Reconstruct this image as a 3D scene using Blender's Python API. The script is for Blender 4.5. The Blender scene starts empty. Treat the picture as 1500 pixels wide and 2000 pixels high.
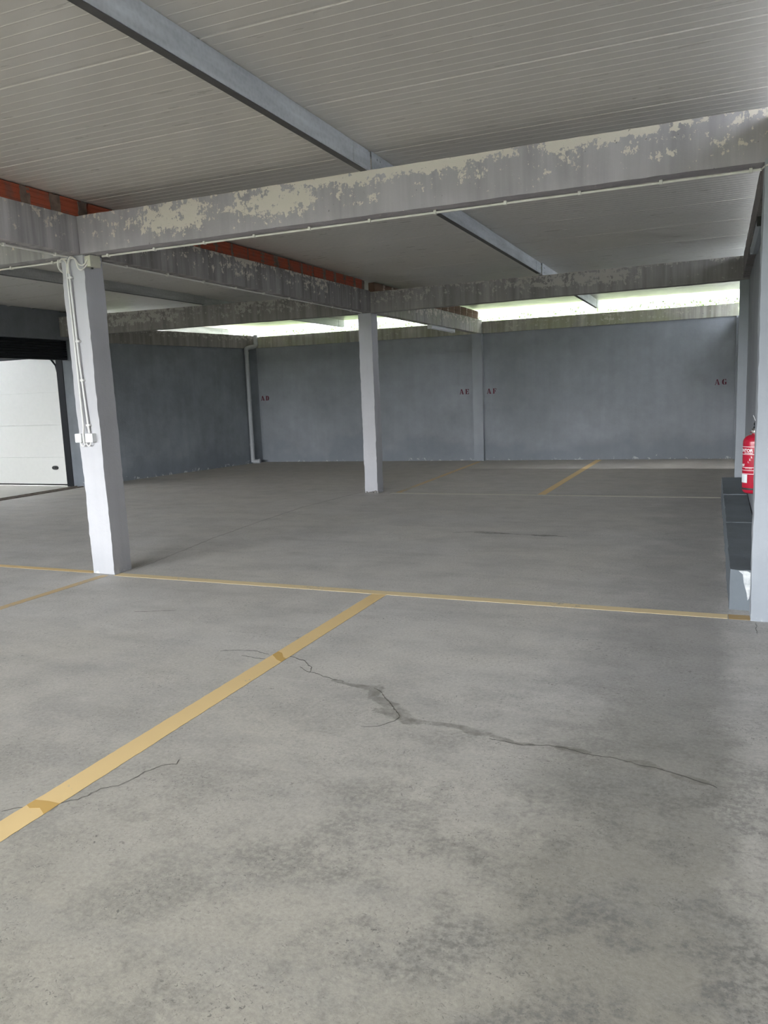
import bpy, math, random
import numpy as np
from mathutils import Vector, Matrix, noise as mnoise

C = bpy.context.scene.collection
R = math.radians

# ------------------------------------------------------------------ camera
CAM = Vector((0.0, 0.0, 1.6))
cam_d = bpy.data.cameras.new('camera'); cam = bpy.data.objects.new('camera', cam_d); C.objects.link(cam)
right = Vector((0.92122302, 0.3871866, -0.0378772)); up = Vector((-0.02270315, 0.15070099, 0.98831866))
fwd = Vector((-0.38837188, 0.90960197, -0.14761958))
m = Matrix((right, up, -fwd)).transposed().to_4x4(); m.translation = CAM
cam.matrix_world = m
cam_d.sensor_fit = 'VERTICAL'; cam_d.sensor_height = 32.0; cam_d.lens = 1541.59 / 2000 * 32.0
cam_d.clip_start = 0.02
bpy.context.scene.camera = cam

# ------------------------------------------------------------------ sky, exposure
SKY = 56.0
w = bpy.data.worlds.new('sky'); bpy.context.scene.world = w; w.use_nodes = True
bg = w.node_tree.nodes['Background']; bg.inputs[0].default_value = (0.93, 0.97, 1.0, 1); bg.inputs[1].default_value = SKY
vs = bpy.context.scene.view_settings
vs.view_transform = 'Standard'; vs.look = 'None'; vs.gamma = 1.0; vs.exposure = 0.0; vs.use_curve_mapping = False

def portal(loc, rot, sx, sy):
    l = bpy.data.lights.new('sky_portal', 'AREA'); l.shape = 'RECTANGLE'; l.size = sx; l.size_y = sy
    l.cycles.is_portal = True
    o = bpy.data.objects.new('sky_portal', l); o.location = loc; o.rotation_euler = rot; C.objects.link(o)
# a portal shines along its local -Z
portal((-5.6, -6.40, 2.65), (R(90), 0, 0), 12.4, 1.6)           # open front behind the camera, faces +Y
portal((-5.2, 17.72, 3.27), (R(-90), 0, 0), 11.6, 0.40)         # back strip, faces -Y
portal((0.48, 5.8, 3.2), (R(90), 0, R(90)), 24.4, 0.75)         # right strip, faces -X

# ------------------------------------------------------------------ node helpers
class NT:
    def __init__(s, name):
        s.m = bpy.data.materials.new(name); s.m.use_nodes = True; s.t = s.m.node_tree
        s.b = s.t.nodes['Principled BSDF']; s.pos = s.t.nodes.new('ShaderNodeNewGeometry').outputs['Position']
    def n(s, k, **kw):
        x = s.t.nodes.new(k)
        for a, v in kw.items(): setattr(x, a, v)
        return x
    def l(s, a, b):
        if hasattr(a, 'is_linked'): s.t.links.new(a, b)
        else: b.default_value = a
    def math(s, op, a, b=0.0, c=None, clamp=False):
        x = s.n('ShaderNodeMath', operation=op, use_clamp=clamp); s.l(a, x.inputs[0]); s.l(b, x.inputs[1])
        if c is not None: s.l(c, x.inputs[2])
        return x.outputs[0]
    def scl(s, v, sc, loc=(0, 0, 0)):
        x = s.n('ShaderNodeMapping'); s.l(v, x.inputs[0]); x.inputs['Scale'].default_value = sc; x.inputs['Location'].default_value = loc
        return x.outputs[0]
    def noise(s, sc=1.0, vec=None, detail=4, rough=0.55, dist=0.0, scale3=None, off=(0, 0, 0)):
        v = vec if vec is not None else s.pos
        if scale3 or off != (0, 0, 0): v = s.scl(v, scale3 or (1, 1, 1), off)
        x = s.n('ShaderNodeTexNoise'); s.l(v, x.inputs['Vector'])
        x.inputs['Scale'].default_value = sc; x.inputs['Detail'].default_value = detail
        x.inputs['Roughness'].default_value = rough; x.inputs['Distortion'].default_value = dist
        return x.outputs['Fac']
    def mr(s, v, a, b, c=0.0, d=1.0, smooth=False):
        x = s.n('ShaderNodeMapRange'); x.clamp = True
        if smooth: x.interpolation_type = 'SMOOTHSTEP'
        s.l(v, x.inputs['Value'])
        for i, q in zip(('From Min', 'From Max', 'To Min', 'To Max'), (a, b, c, d)): x.inputs[i].default_value = q
        return x.outputs['Result']
    def mix(s, f, a, b, mode='MIX'):
        x = s.n('ShaderNodeMix', data_type='RGBA', blend_type=mode)
        s.l(f, x.inputs[0])
        for q, i in ((a, 6), (b, 7)):
            if hasattr(q, 'is_linked'): s.t.links.new(q, x.inputs[i])
            else: x.inputs[i].default_value = (*q, 1) if len(q) == 3 else q
        return x.outputs[2]
    def mul(s, col, f):          # multiply a colour by a scalar socket
        x = s.n('ShaderNodeVectorMath', operation='SCALE'); s.l(col, x.inputs[0]); s.l(f, x.inputs['Scale']); return x.outputs[0]
    def sep(s, v=None):
        x = s.n('ShaderNodeSeparateXYZ'); s.l(v if v is not None else s.pos, x.inputs[0]); return x.outputs
    def ramp(s, v, stops, interp='LINEAR'):
        x = s.n('ShaderNodeValToRGB'); s.l(v, x.inputs[0]); e = x.color_ramp.elements; x.color_ramp.interpolation = interp
        while len(e) > 1: e.remove(e[-1])
        e[0].position = stops[0][0]; e[0].color = (stops[0][1],) * 3 + (1,)
        for p, q in stops[1:]:
            k = e.new(p); k.color = (q, q, q, 1)
        return x.outputs[0]
    def bump(s, h, st=0.3, d=0.01):
        x = s.n('ShaderNodeBump'); s.l(h, x.inputs['Height']); x.inputs['Strength'].default_value = st; x.inputs['Distance'].default_value = d
        s.l(x.outputs[0], s.b.inputs['Normal'])
    def out(s, col, rough=0.8, metal=0.0, spec=None):
        if hasattr(col, 'is_linked'): s.l(col, s.b.inputs['Base Color'])
        else: s.b.inputs['Base Color'].default_value = (*col, 1)
        s.l(rough, s.b.inputs['Roughness']); s.b.inputs['Metallic'].default_value = metal
        if spec is not None: s.b.inputs['Specular IOR Level'].default_value = spec
        return s.m

def plain(name, col, rough=0.5, metal=0.0, var=0.06, spec=None):
    t = NT(name); f = t.mr(t.noise(14, detail=3), 0.3, 0.7, 1 - var, 1 + var)
    c = t.n('ShaderNodeRGB'); c.outputs[0].default_value = (*col, 1)
    return t.out(t.mul(c.outputs[0], f), rough, metal, spec)

def painted(name, col, dirt=(0.30, 0.32, 0.33), var=0.10, base_wear=0.5, streak=0.10, flake=.17):
    """grey cement paint: blotches, vertical runs, worn and damp foot"""
    t = NT(name)
    c = t.n('ShaderNodeRGB'); c.outputs[0].default_value = (*col, 1)
    x, y, z = t.sep()
    big = t.mr(t.noise(0.55, detail=5, rough=0.6), 0.32, 0.68, 1 - var, 1 + var)
    med = t.mr(t.noise(3.2, detail=6, rough=0.65), 0.3, 0.7, 1 - var * .6, 1 + var * .6)
    run = t.mr(t.noise(1.0, scale3=(7, 7, 0.5), detail=4), 0.3, 0.7, 1 - streak, 1 + streak)
    col1 = t.mul(t.mul(t.mul(c.outputs[0], big), med), run)
    # damp, bluish patches in the lowest metre, each with its own edge
    h = t.math('ADD', z, t.math('MULTIPLY', t.math('SUBTRACT', t.noise(0.9, detail=5, off=(7, 3, 1)), 0.5), 1.8))
    damp = t.mr(h, 0.15, 0.65, base_wear, 0.0, True)
    col2 = t.mix(damp, col1, tuple(q * 0.66 for q in (col[0] * .93, col[1] * .99, col[2] * 1.06)))
    # flaked pale spots close to the ground
    fl = t.math('ADD', t.noise(9, detail=8, rough=0.7, off=(2, 5, 9)), t.mr(z, 0.0, 0.16, flake, -0.05))
    col3 = t.mix(t.mr(fl, 0.70, 0.74, 0, 0.55), col2, (0.66, 0.67, 0.66))
    t.bump(t.math('ADD', t.noise(30, detail=6, rough=0.7), t.math('MULTIPLY', t.noise(4, detail=4), 2.0)), 0.35, 0.01)
    return t.out(col3, 0.75, spec=0.3)

def beam_mat(name, col, axis, top, mid, u0, u1, streak=0.22, cream=(0.72, 0.66, 0.575), moss=None, zb=2.93, zt=3.25, amt=1.0):
    """flaking grey paint on a concrete beam; top/mid = how much is flaked along the beam, (position, amount)"""
    t = NT(name); x, y, z = t.sep(); u = x if axis == 'x' else y
    c = t.n('ShaderNodeRGB'); c.outputs[0].default_value = (*col, 1)
    un = t.mr(u, u0, u1)
    f = lambda L: [((p - u0) / (u1 - u0), v) for p, v in L]
    rt = t.ramp(un, f(top)); rm = t.ramp(un, f(mid))
    nz = t.math('ADD', t.math('MULTIPLY', t.noise(1.0, scale3=(9, 9, 12), detail=9, rough=0.72), .62), t.math('MULTIPLY', t.noise(1.0, scale3=(30, 30, 14), detail=6, rough=.7, off=(3, 3, 0)), .38))
    nz2 = t.math('MULTIPLY', t.math('SUBTRACT', t.noise(2.0, detail=3), 0.5), 0.10)
    h = zt - zb
    T = t.mr(t.math('ADD', z, nz2), zb + h * 0.62, zb + h * 0.92)
    M = t.math('MULTIPLY', t.mr(z, zb + .02, zb + h * .45), t.mr(z, zt - h * .30, zt + .05, 1, 0.2))
    bias = t.math('MAXIMUM', t.math('MULTIPLY', rt, T), t.math('MULTIPLY', rm, M))
    v = t.math('ADD', nz, t.math('MULTIPLY', bias, 0.185 * amt))
    mask = t.mr(v, 0.600, 0.612)
    run = t.mr(t.noise(1.0, scale3=(11, 11, 0.45), detail=5, rough=0.6, off=(4, 0, 0)), 0.33, 0.67, 1 - streak, 1 + streak)
    bl = t.mr(t.noise(1.6, detail=5), 0.3, 0.7, 0.9, 1.1)
    base = t.mul(t.mul(c.outputs[0], run), bl)
    if moss: base = t.mix(t.mr(t.noise(1.3, detail=5, off=(9, 1, 0)), 0.42, 0.62, 0.0, 0.75), base, moss)
    # dark grime runs down from the top edge
    gr = t.math('MULTIPLY', t.mr(t.noise(1.0, scale3=(5, 5, 0.6), detail=4, off=(1, 8, 0)), 0.5, 0.68), t.mr(z, zb, zt, 0.2, 0.55))
    base = t.mix(gr, base, tuple(q * .55 for q in col))
    colr = t.mix(t.math('MULTIPLY', mask, 0.88), base, cream)
    pits = t.mr(t.noise(26, detail=2), 0.235, 0.255, 1, 0)
    colr = t.mix(t.math('MULTIPLY', pits, 0.6), colr, (0.12, 0.11, 0.10))
    t.bump(t.math('ADD', t.math('MULTIPLY', mask, -0.5), t.noise(22, detail=6, rough=0.7)), 0.4, 0.006)
    return t.out(colr, 0.8, spec=0.25)

# ------------------------------------------------------------------ materials
M = {}
PAINT = (0.275, 0.288, 0.312)
M['wall'] = painted('grey_wall_paint', PAINT, var=.13, streak=.035)
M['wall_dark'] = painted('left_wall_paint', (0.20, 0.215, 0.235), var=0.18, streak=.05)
M['column'] = painted('column_paint', (0.47, 0.465, 0.485), var=0.05, base_wear=0.25, streak=0.04)
M['column_right'] = painted('right_column_paint', (0.34, 0.36, 0.39), var=0.08, base_wear=0.3, streak=0.04, flake=.10)
M['pilaster'] = painted('pilaster_paint', (0.33, 0.345, 0.37), var=.08, streak=.03)
BEAM = (0.345, 0.33, 0.33)
N0 = [(-20, 0), (20, 0)]
M['beam_front'] = beam_mat('front_beam_concrete', (0.41, 0.385, 0.40), 'x',
    [(-5.5, 0), (-5.1, .55), (-4.6, .15), (-4.3, .6), (-3.9, .3), (-3.5, .6), (-2.95, .9), (-2.5, 1.0), (-1.9, 1.1), (-1.5, .9), (-1.2, .25), (-1.05, 1.1), (-.7, 1.15), (-.42, .9), (-.36, .0), (-.25, .55), (-.12, .6), (-.05, .1), (.05, .7), (.3, .5)],
    [(-5.5, 0), (-4.95, .3), (-4.62, .45), (-4.45, .85), (-3.98, .95), (-3.86, .3), (-3.6, .5), (-3.35, .95), (-2.95, .85), (-2.85, .2), (-2.4, .45), (-2.3, .1), (-1.6, .35), (-1.5, .1), (-.9, .4), (-.8, .1), (-.3, .45), (-.2, .1), (.0, .45), (.3, .2)], -5.5, .5, streak=.10)
M['beam_front_left'] = beam_mat('left_front_beam_concrete', (0.40, 0.385, 0.385), 'x', [(-12, .4), (-8, .6), (-5.3, .4)], [(-12, .1), (-7, .3), (-5.3, .1)], -12, -5)
M['beam_aisle'] = beam_mat('near_aisle_beam_concrete', (0.42, 0.40, 0.40), 'y', [(-1, .5), (3, .6), (4.6, .9), (4.9, .2), (5.2, .5), (5.7, .35)], [(-1, .1), (4, .2), (5.7, .1)], -1, 6, streak=.28)
M['beam_aisle_mid'] = beam_mat('middle_aisle_beam_concrete', (0.30, 0.285, 0.275), 'y', [(5.6, .3), (7.3, .6), (8.4, .8), (9, .35), (10.2, .8), (11, .5), (12, .3)], [(5.6, .1), (7.9, .3), (8.3, .6), (8.8, .1), (10.3, .5), (10.6, .1), (12, .1)], 5.6, 12, streak=.32)
M['beam_aisle_far'] = beam_mat('far_aisle_beam_concrete', (0.40, 0.385, 0.35), 'y', [(11.8, .5), (15, .6), (17.5, .3)], [(11.8, .5), (15, .5), (17.5, .3)], 11.8, 18, streak=.3, moss=(.34, .34, .24))
M['beam_middle'] = beam_mat('middle_beam_concrete', (0.29, 0.275, 0.265), 'x', [(-5.2, .8), (-4, .9), (-3, .8), (-2, 1), (-1, .7), (-.3, .35), (.3, .8)], [(-5.2, .6), (-4.7, .5), (-4, .3), (-3, .5), (-2.2, .9), (-1.3, .9), (-.9, .1), (.3, .1)], -5.3, .4, amt=.85, cream=(.47, .44, .40))
M['beam_middle_left'] = beam_mat('left_middle_beam_concrete', (0.25, 0.235, 0.22), 'x', [(-12, .5), (-10.2, .9), (-8.8, .9), (-8.2, .2), (-7.2, .9), (-6.2, .9), (-5.3, .4)], [(-12, .3), (-10, .8), (-9, .7), (-8.4, .2), (-7.6, .7), (-6.5, .5), (-5.3, .1)], -12, -5, amt=.85, cream=(.42, .40, .36))
M['beam_back'] = beam_mat('back_beam_concrete', (0.36, 0.345, 0.31), 'x', [(-11, .2), (-5, .3), (.3, .3)], [(-11, .3), (-5, .3), (-2, .6), (.3, .1)], -11, .5, streak=.35, moss=(.30, .31, .20), zb=2.86, zt=3.13, amt=.7, cream=(.48, .46, .38))
M['beam_side'] = beam_mat('side_beam_concrete', (0.24, 0.22, 0.215), 'y', [(-1, .3), (18, .3)], [(-1, .1), (18, .1)], -1, 18, amt=.5)
M['white_pvc'] = plain('cream_pvc', (0.78, 0.755, 0.69), 0.35)
M['white_tube'] = plain('white_tube_pvc', (0.66, 0.65, 0.63), 0.35)
M['box_pvc'] = plain('cream_box_plastic', (0.60, 0.58, 0.47), 0.4)
M['white_box'] = plain('white_switch_plastic', (0.76, 0.77, 0.77), 0.4, var=.02)
M['drain_pvc'] = plain('grey_drain_pvc', (0.36, 0.37, 0.385), 0.45)
M['black'] = plain('black_frame_paint', (0.010, 0.011, 0.014), 0.6, spec=.2)
M['rubber'] = plain('black_rubber', (0.02, 0.02, 0.02), 0.6)
M['door_white'] = plain('white_door_lacquer', (0.80, 0.79, 0.755), 0.38, var=.015)
M['mortar'] = plain('grey_mortar', (0.22, 0.155, 0.125), 0.95, var=.25)
M['chrome'] = plain('chrome', (0.75, 0.75, 0.76), 0.2, 1.0)
M['red'] = plain('red_enamel', (0.36, 0.008, 0.028), 0.25, var=.02)
M['print_white'] = plain('white_print', (0.82, 0.80, 0.82), 0.4, var=.01)
M['sticker'] = plain('pale_sticker', (0.62, 0.66, 0.68), 0.5, var=.05)
M['stencil'] = plain('dark_red_stencil_paint', (0.12, 0.018, 0.035), 0.8, var=.3)
M['lamp_white'] = plain('batten_white', (0.7, 0.71, 0.72), 0.35, var=.02)
M['lamp_grey'] = plain('batten_grey_plastic', (0.33, 0.36, 0.40), 0.35, var=.02)
M['crack'] = plain('crack_dirt', (0.055, 0.05, 0.045), 1.0, var=.4)
M['joint'] = plain('joint_dirt', (0.20, 0.19, 0.18), 1.0, var=.4)
M['threshold'] = plain('rusty_channel_steel', (0.16, 0.13, 0.11), 0.6, .3, var=.3)

t = NT('hollow_brick_clay')
M['brick'] = t.out(t.mix(t.mr(t.noise(9, detail=5), .52, .66, 0, .5), t.mix(t.noise(1.7, detail=3), (0.50, 0.115, 0.055), (0.40, 0.10, 0.06)), (0.16, 0.12, 0.10)), 0.85)

t = NT('stained_brown_brick'); M['brick_brown'] = t.out(t.mix(t.noise(6, detail=6), (.27, .15, .10), (.15, .11, .08)), .9)
M['mortar_pale'] = plain('pale_mortar', (.50, .42, .34), .95, var=.15)
t = NT('galvanised_steel')
v = t.n('ShaderNodeTexVoronoi'); t.l(t.pos, v.inputs['Vector']); v.inputs['Scale'].default_value = 38
f = t.math('MULTIPLY', t.mr(v.outputs['Distance'], 0, .7, .93, 1.07), t.mr(t.noise(1.0, scale3=(9, 1.4, 12), detail=6), .3, .7, .78, 1.2))
c = t.n('ShaderNodeRGB'); c.outputs[0].default_value = (0.46, 0.475, 0.485, 1)
t.bump(t.noise(60, detail=2), .05, .002)
M['galvanised'] = t.out(t.mul(c.outputs[0], f), t.mr(t.noise(6, detail=5), .3, .7, .45, .65), 0.30)

M['flange_shade'] = plain('shaded_underside', (0.075, 0.072, 0.070), .6, var=.15)  # shade inside the open channel, painted as a dark colour
t = NT('roof_panel_enamel')
c = t.n('ShaderNodeRGB'); c.outputs[0].default_value = (0.60, 0.57, 0.52, 1)
f = t.mr(t.noise(0.7, detail=4), .3, .7, .96, 1.04)
M['panel'] = t.out(t.mul(c.outputs[0], f), t.mr(t.noise(3, scale3=(1, 6, 1), detail=4), .3, .7, .27, .34), spec=.55)

# floor: worn power-floated concrete; attribute 'stain' carries the damp repair marks along the crack
t = NT('worn_concrete_floor')
x, y, z = t.sep()
c1 = t.mix(t.mr(t.noise(0.45, detail=4, off=(3, 1, 0)), .35, .65), (0.545, 0.52, 0.48), (0.525, 0.51, 0.495))
cb = t.mix(t.mr(t.noise(1.9, detail=7, rough=.68), .42, .66, 0, .60), c1, (0.41, 0.40, 0.385))
# broad darker wear band along the right wall and grey scuffed areas, with broken edges
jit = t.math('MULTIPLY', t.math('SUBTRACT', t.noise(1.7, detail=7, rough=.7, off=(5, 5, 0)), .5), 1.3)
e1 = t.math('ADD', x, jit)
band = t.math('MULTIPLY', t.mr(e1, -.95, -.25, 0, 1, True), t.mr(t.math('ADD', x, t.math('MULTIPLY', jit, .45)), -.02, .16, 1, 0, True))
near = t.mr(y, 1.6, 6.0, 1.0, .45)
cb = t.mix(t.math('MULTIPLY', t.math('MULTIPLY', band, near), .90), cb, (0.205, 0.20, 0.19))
soil_falloff = t.mr(y, 1.0, 4.4, .85, 0)  # beige dirt near the camera, also evening out light falloff in the colour
cb = t.mix(soil_falloff, cb, (0.30, 0.275, 0.22))
sc = t.math('MULTIPLY', t.mr(t.noise(2.3, detail=9, rough=.76, off=(8, 2, 0)), .47, .57), t.math('MULTIPLY', t.mr(y, 2.2, 4.6, .85, .15), t.mr(x, -2.2, -.2, .35, 1)))
sc = t.math('MULTIPLY', sc, t.mr(t.noise(40, detail=7, rough=.7), .42, .54, .35, 1))
cb = t.mix(sc, cb, (0.155, 0.15, 0.14))
tyre = t.mr(t.noise(1.0, scale3=(.8, 3.2, 1), detail=7, rough=.65, off=(1, 4, 0)), .5, .7, 0, .35)
cb = t.mix(tyre, cb, (0.27, 0.265, 0.255))
far = t.mr(y, 8.5, 15, 0, .55)
cb = t.mix(far, cb, (0.33, 0.29, 0.245))
fine = t.noise(55, detail=6, rough=.75)
cb = t.mul(cb, t.mr(fine, .28, .72, .80, 1.17))
pits = t.math('MULTIPLY', t.mr(t.noise(62, detail=4, rough=.65, dist=1.5), .59, .65), t.mr(t.noise(3.0, detail=5, off=(2, 9, 0)), .38, .62, .12, .85))
cb = t.mix(pits, cb, (0.13, 0.125, 0.115))
at = t.n('ShaderNodeAttribute', attribute_name='stain')
st = t.math('ADD', at.outputs['Fac'], t.math('MULTIPLY', t.math('SUBTRACT', t.noise(13, detail=7, rough=.75), .5), 1.5))
stm = t.math('MULTIPLY', t.mr(st, .38, .62, 0, 1), t.mr(at.outputs['Fac'], .02, .2))
cb = t.mix(t.math('MULTIPLY', stm, t.mr(t.noise(17, detail=5), .35, .65, .2, .7)), cb, (0.14, 0.135, 0.115))
t.bump(t.math('ADD', fine, t.math('MULTIPLY', pits, -1.0)), .22, .004)
M['floor'] = t.out(cb, t.mr(t.noise(5, detail=5), .3, .7, .55, .8), spec=.35)

t = NT('pale_outer_concrete')
M['outer_floor'] = t.out(t.mix(t.noise(3, detail=6), (.40, .385, .34), (.48, .46, .42)), .8)
t = NT('outside_ground')
M['ground'] = t.out(t.mix(t.noise(.8, detail=6), (.15, .15, .13), (.21, .20, .18)), .95)

def line_mat(name, col, worn):
    t = NT(name)
    n1 = t.noise(24, detail=7, rough=.75); n2 = t.noise(1.4, detail=4)
    wear = t.math('ADD', n1, t.math('MULTIPLY', t.math('SUBTRACT', n2, .5), .6))
    a = t.mr(wear, .66 - worn, .72 - worn)
    c = t.mix(a, t.mix(t.noise(2.5, detail=5), col, tuple(q * .88 for q in col)), (0.40, 0.375, 0.32))
    return t.out(c, .7, spec=.3)
M['yellow'] = line_mat('yellow_line_paint', (0.76, 0.56, 0.28), .02)
M['yellow_pale'] = line_mat('pale_yellow_line_paint', (0.74, 0.60, 0.36), .05)
M['yellow_worn'] = line_mat('worn_yellow_line_paint', (0.58, 0.43, 0.24), .12)
M['white_worn'] = line_mat('worn_white_line_paint', (0.58, 0.56, 0.47), .08)
M['yellow_dark'] = line_mat('ochre_repaint', (0.56, 0.36, 0.12), .01)
M['yellow_brown'] = line_mat('dirty_yellow_line_paint', (0.47, 0.33, 0.16), .02)

# ------------------------------------------------------------------ mesh helpers
def mesh(name, verts, faces, mat, smooth=False, mats=None, fm=None):
    me = bpy.data.meshes.new(name); me.from_pydata([tuple(v) for v in verts], [], faces); me.update()
    for q in ([mat] if mats is None else mats): me.materials.append(q)
    if fm: me.polygons.foreach_set('material_index', fm)
    if smooth: me.polygons.foreach_set('use_smooth', [True] * len(me.polygons))
    return me

def link(name, me, parent=None, org=(0, 0, 0)):
    o = bpy.data.objects.new(name, me); C.objects.link(o)
    if parent: o.parent = parent
    else: o.location = org
    return o

def tag(o, label=None, cat=None, group=None, kind=None):
    if label: o['label'] = label
    if cat: o['category'] = cat
    if group: o['group'] = group
    if kind: o['kind'] = kind
    return o

def thing(name, loc, label, cat, group=None):
    o = bpy.data.objects.new(name, None); C.objects.link(o); o.location = loc; o.empty_display_size = .1
    return tag(o, label, cat, group)

def sub(vs_, org):
    return [(v[0] - org[0], v[1] - org[1], v[2] - org[2]) for v in vs_]

class MB:
    def __init__(s): s.v = []; s.f = []; s.sm = []
    def add(s, V, F):
        k = len(s.v); s.v += [tuple(q) for q in V]; s.f += [tuple(i + k for i in f) for f in F]; return s
    def hexa(s, c):      # 8 corners: bottom 4 ccw then top 4
        return s.add(c, [(3, 2, 1, 0), (4, 5, 6, 7), (0, 1, 5, 4), (1, 2, 6, 5), (2, 3, 7, 6), (3, 0, 4, 7)])
    def box(s, x0, x1, y0, y1, z0, z1):
        return s.hexa([(x0, y0, z0), (x1, y0, z0), (x1, y1, z0), (x0, y1, z0), (x0, y0, z1), (x1, y0, z1), (x1, y1, z1), (x0, y1, z1)])
    def rbox(s, x0, x1, y0, y1, z0, z1, b=.004):
        """box with chamfered edges"""
        import bmesh
        bm = bmesh.new(); bmesh.ops.create_cube(bm, size=1)
        for v in bm.verts: v.co = Vector(((x0 + x1) / 2 + v.co.x * (x1 - x0), (y0 + y1) / 2 + v.co.y * (y1 - y0), (z0 + z1) / 2 + v.co.z * (z1 - z0)))
        bmesh.ops.bevel(bm, geom=bm.edges[:] , offset=b, segments=2, affect='EDGES', profile=.5)
        bm.verts.index_update(); s.add([v.co[:] for v in bm.verts], [[v.index for v in f.verts] for f in bm.faces]); bm.free(); return s
    def tube(s, pts, r, n=10, caps=True):
        pts = [Vector(p) for p in pts]; k = len(s.v); u = None; rr = r if isinstance(r, (list, tuple)) else [r] * len(pts)
        for i, p in enumerate(pts):
            d = (pts[min(i + 1, len(pts) - 1)] - pts[max(i - 1, 0)]).normalized()
            if u is None: u = d.orthogonal().normalized()
            u = (u - d * u.dot(d)).normalized(); w_ = d.cross(u)
            for j in range(n):
                a = 2 * math.pi * j / n; s.v.append(tuple(p + (u * math.cos(a) + w_ * math.sin(a)) * rr[i]))
        for i in range(len(pts) - 1):
            for j in range(n):
                a = k + i * n + j; b = k + i * n + (j + 1) % n; s.f.append((a, b, b + n, a + n))
        if caps:
            s.f.append(tuple(k + j for j in reversed(range(n)))); s.f.append(tuple(k + (len(pts) - 1) * n + j for j in range(n)))
        return s
    def lathe(s, prof, cx, cy, n=32):
        k = len(s.v)
        for r, z in prof:
            for j in range(n):
                a = 2 * math.pi * j / n; s.v.append((cx + r * math.cos(a), cy + r * math.sin(a), z))
        for i in range(len(prof) - 1):
            for j in range(n):
                a = k + i * n + j; b = k + i * n + (j + 1) % n; s.f.append((a, b, b + n, a + n))
        s.f.append(tuple(k + j for j in reversed(range(n)))); s.f.append(tuple(k + (len(prof) - 1) * n + j for j in range(n)))
        return s
    def build(s, name, mat, parent=None, org=(0, 0, 0), smooth=False):
        if parent is not None:
            p = parent; org = Vector((0, 0, 0))
            while p is not None: org = org + p.location; p = p.parent
        me = mesh(name, sub(s.v, org), s.f, mat, smooth)
        o = link(name, me, parent, org)
        if smooth:
            me.set_sharp_from_angle(angle=R(38))
        return o

def rough_solid(c8, n, amp, seed, fr=3.0, keep=None):
    """solid between 8 corners, its surface a lattice nudged by noise so the arrises wander like cast concrete"""
    c = [Vector(q) for q in c8]; nu, nv, nw = n; idx = {}; V = []; F = []
    def P(i, j, k):
        key = (i, j, k)
        if key in idx: return idx[key]
        a, b, g = i / nu, j / nv, k / nw
        lo = (c[0] * (1 - a) + c[1] * a) * (1 - b) + (c[3] * (1 - a) + c[2] * a) * b
        hi = (c[4] * (1 - a) + c[5] * a) * (1 - b) + (c[7] * (1 - a) + c[6] * a) * b
        p = lo * (1 - g) + hi * g
        q = p * fr + Vector((seed * 3.1, seed * 1.7, seed * .9))
        edge = (i in (0, nu)) + (j in (0, nv)) + (k in (0, nw))
        d = mnoise.noise_vector(q) * amp + (mnoise.noise_vector(q * 6) * amp * .8 if edge >= 2 else Vector((0, 0, 0)))
        if keep: d = Vector((d[0] * keep[0], d[1] * keep[1], d[2] * keep[2]))
        idx[key] = len(V); V.append(p + d); return idx[key]
    for i in range(nu):
        for j in range(nv):
            F.append((P(i, j, 0), P(i, j + 1, 0), P(i + 1, j + 1, 0), P(i + 1, j, 0))); F.append((P(i, j, nw), P(i + 1, j, nw), P(i + 1, j + 1, nw), P(i, j + 1, nw)))
    for i in range(nu):
        for k in range(nw):
            F.append((P(i, 0, k), P(i + 1, 0, k), P(i + 1, 0, k + 1), P(i, 0, k + 1))); F.append((P(i, nv, k), P(i, nv, k + 1), P(i + 1, nv, k + 1), P(i + 1, nv, k)))
    for j in range(nv):
        for k in range(nw):
            F.append((P(0, j, k), P(0, j, k + 1), P(0, j + 1, k + 1), P(0, j + 1, k))); F.append((P(nu, j, k), P(nu, j + 1, k), P(nu, j + 1, k + 1), P(nu, j, k + 1)))
    return V, F

def c8(x0, x1, y0, y1, z0, z1):
    return [(x0, y0, z0), (x1, y0, z0), (x1, y1, z0), (x0, y1, z0), (x0, y0, z1), (x1, y0, z1), (x1, y1, z1), (x0, y1, z1)]

# ================================================================== SETTING
ZC = 3.40                      # underside of the roof panels
def wall_y(x): return 17.40 + (x + 10.8) * 0.045      # back wall face
def wall_xl(y): return -10.76 - (17.35 - y) * 0.172    # left wall face in the far bay

# floor with fine grid where the crack runs
crackA = [(-2.62, 4.16), (-2.50, 4.10), (-2.36, 4.06), (-2.25, 4.02)]
def fl(px, py):
    d = right * ((px - 750) / 1541.59) - up * ((py - 1000) / 1541.59) + fwd
    k = -CAM.z / d.z; return (d.x * k, d.y * k)
A_px = [(650, 1329), (680, 1336), (712, 1342), (735, 1345), (728, 1362), (752, 1372), (768, 1380), (775, 1394), (795, 1408), (830, 1411), (868, 1415), (900, 1420), (928, 1430), (950, 1434)]
stain_pts = [(*fl(a, b), r) for (a, b), r in zip(A_px, (.008, .012, .018, .032, .018, .026, .032, .036, .026, .014, .016, .016, .028, .016))]
stain_pts += [(*fl(735, 1387), .02), (*fl(752, 1388), .022)]
seg = [(stain_pts[i], stain_pts[i + 1]) for i in range(13)] + [(stain_pts[14], stain_pts[15]), (stain_pts[15], stain_pts[7])]
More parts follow.
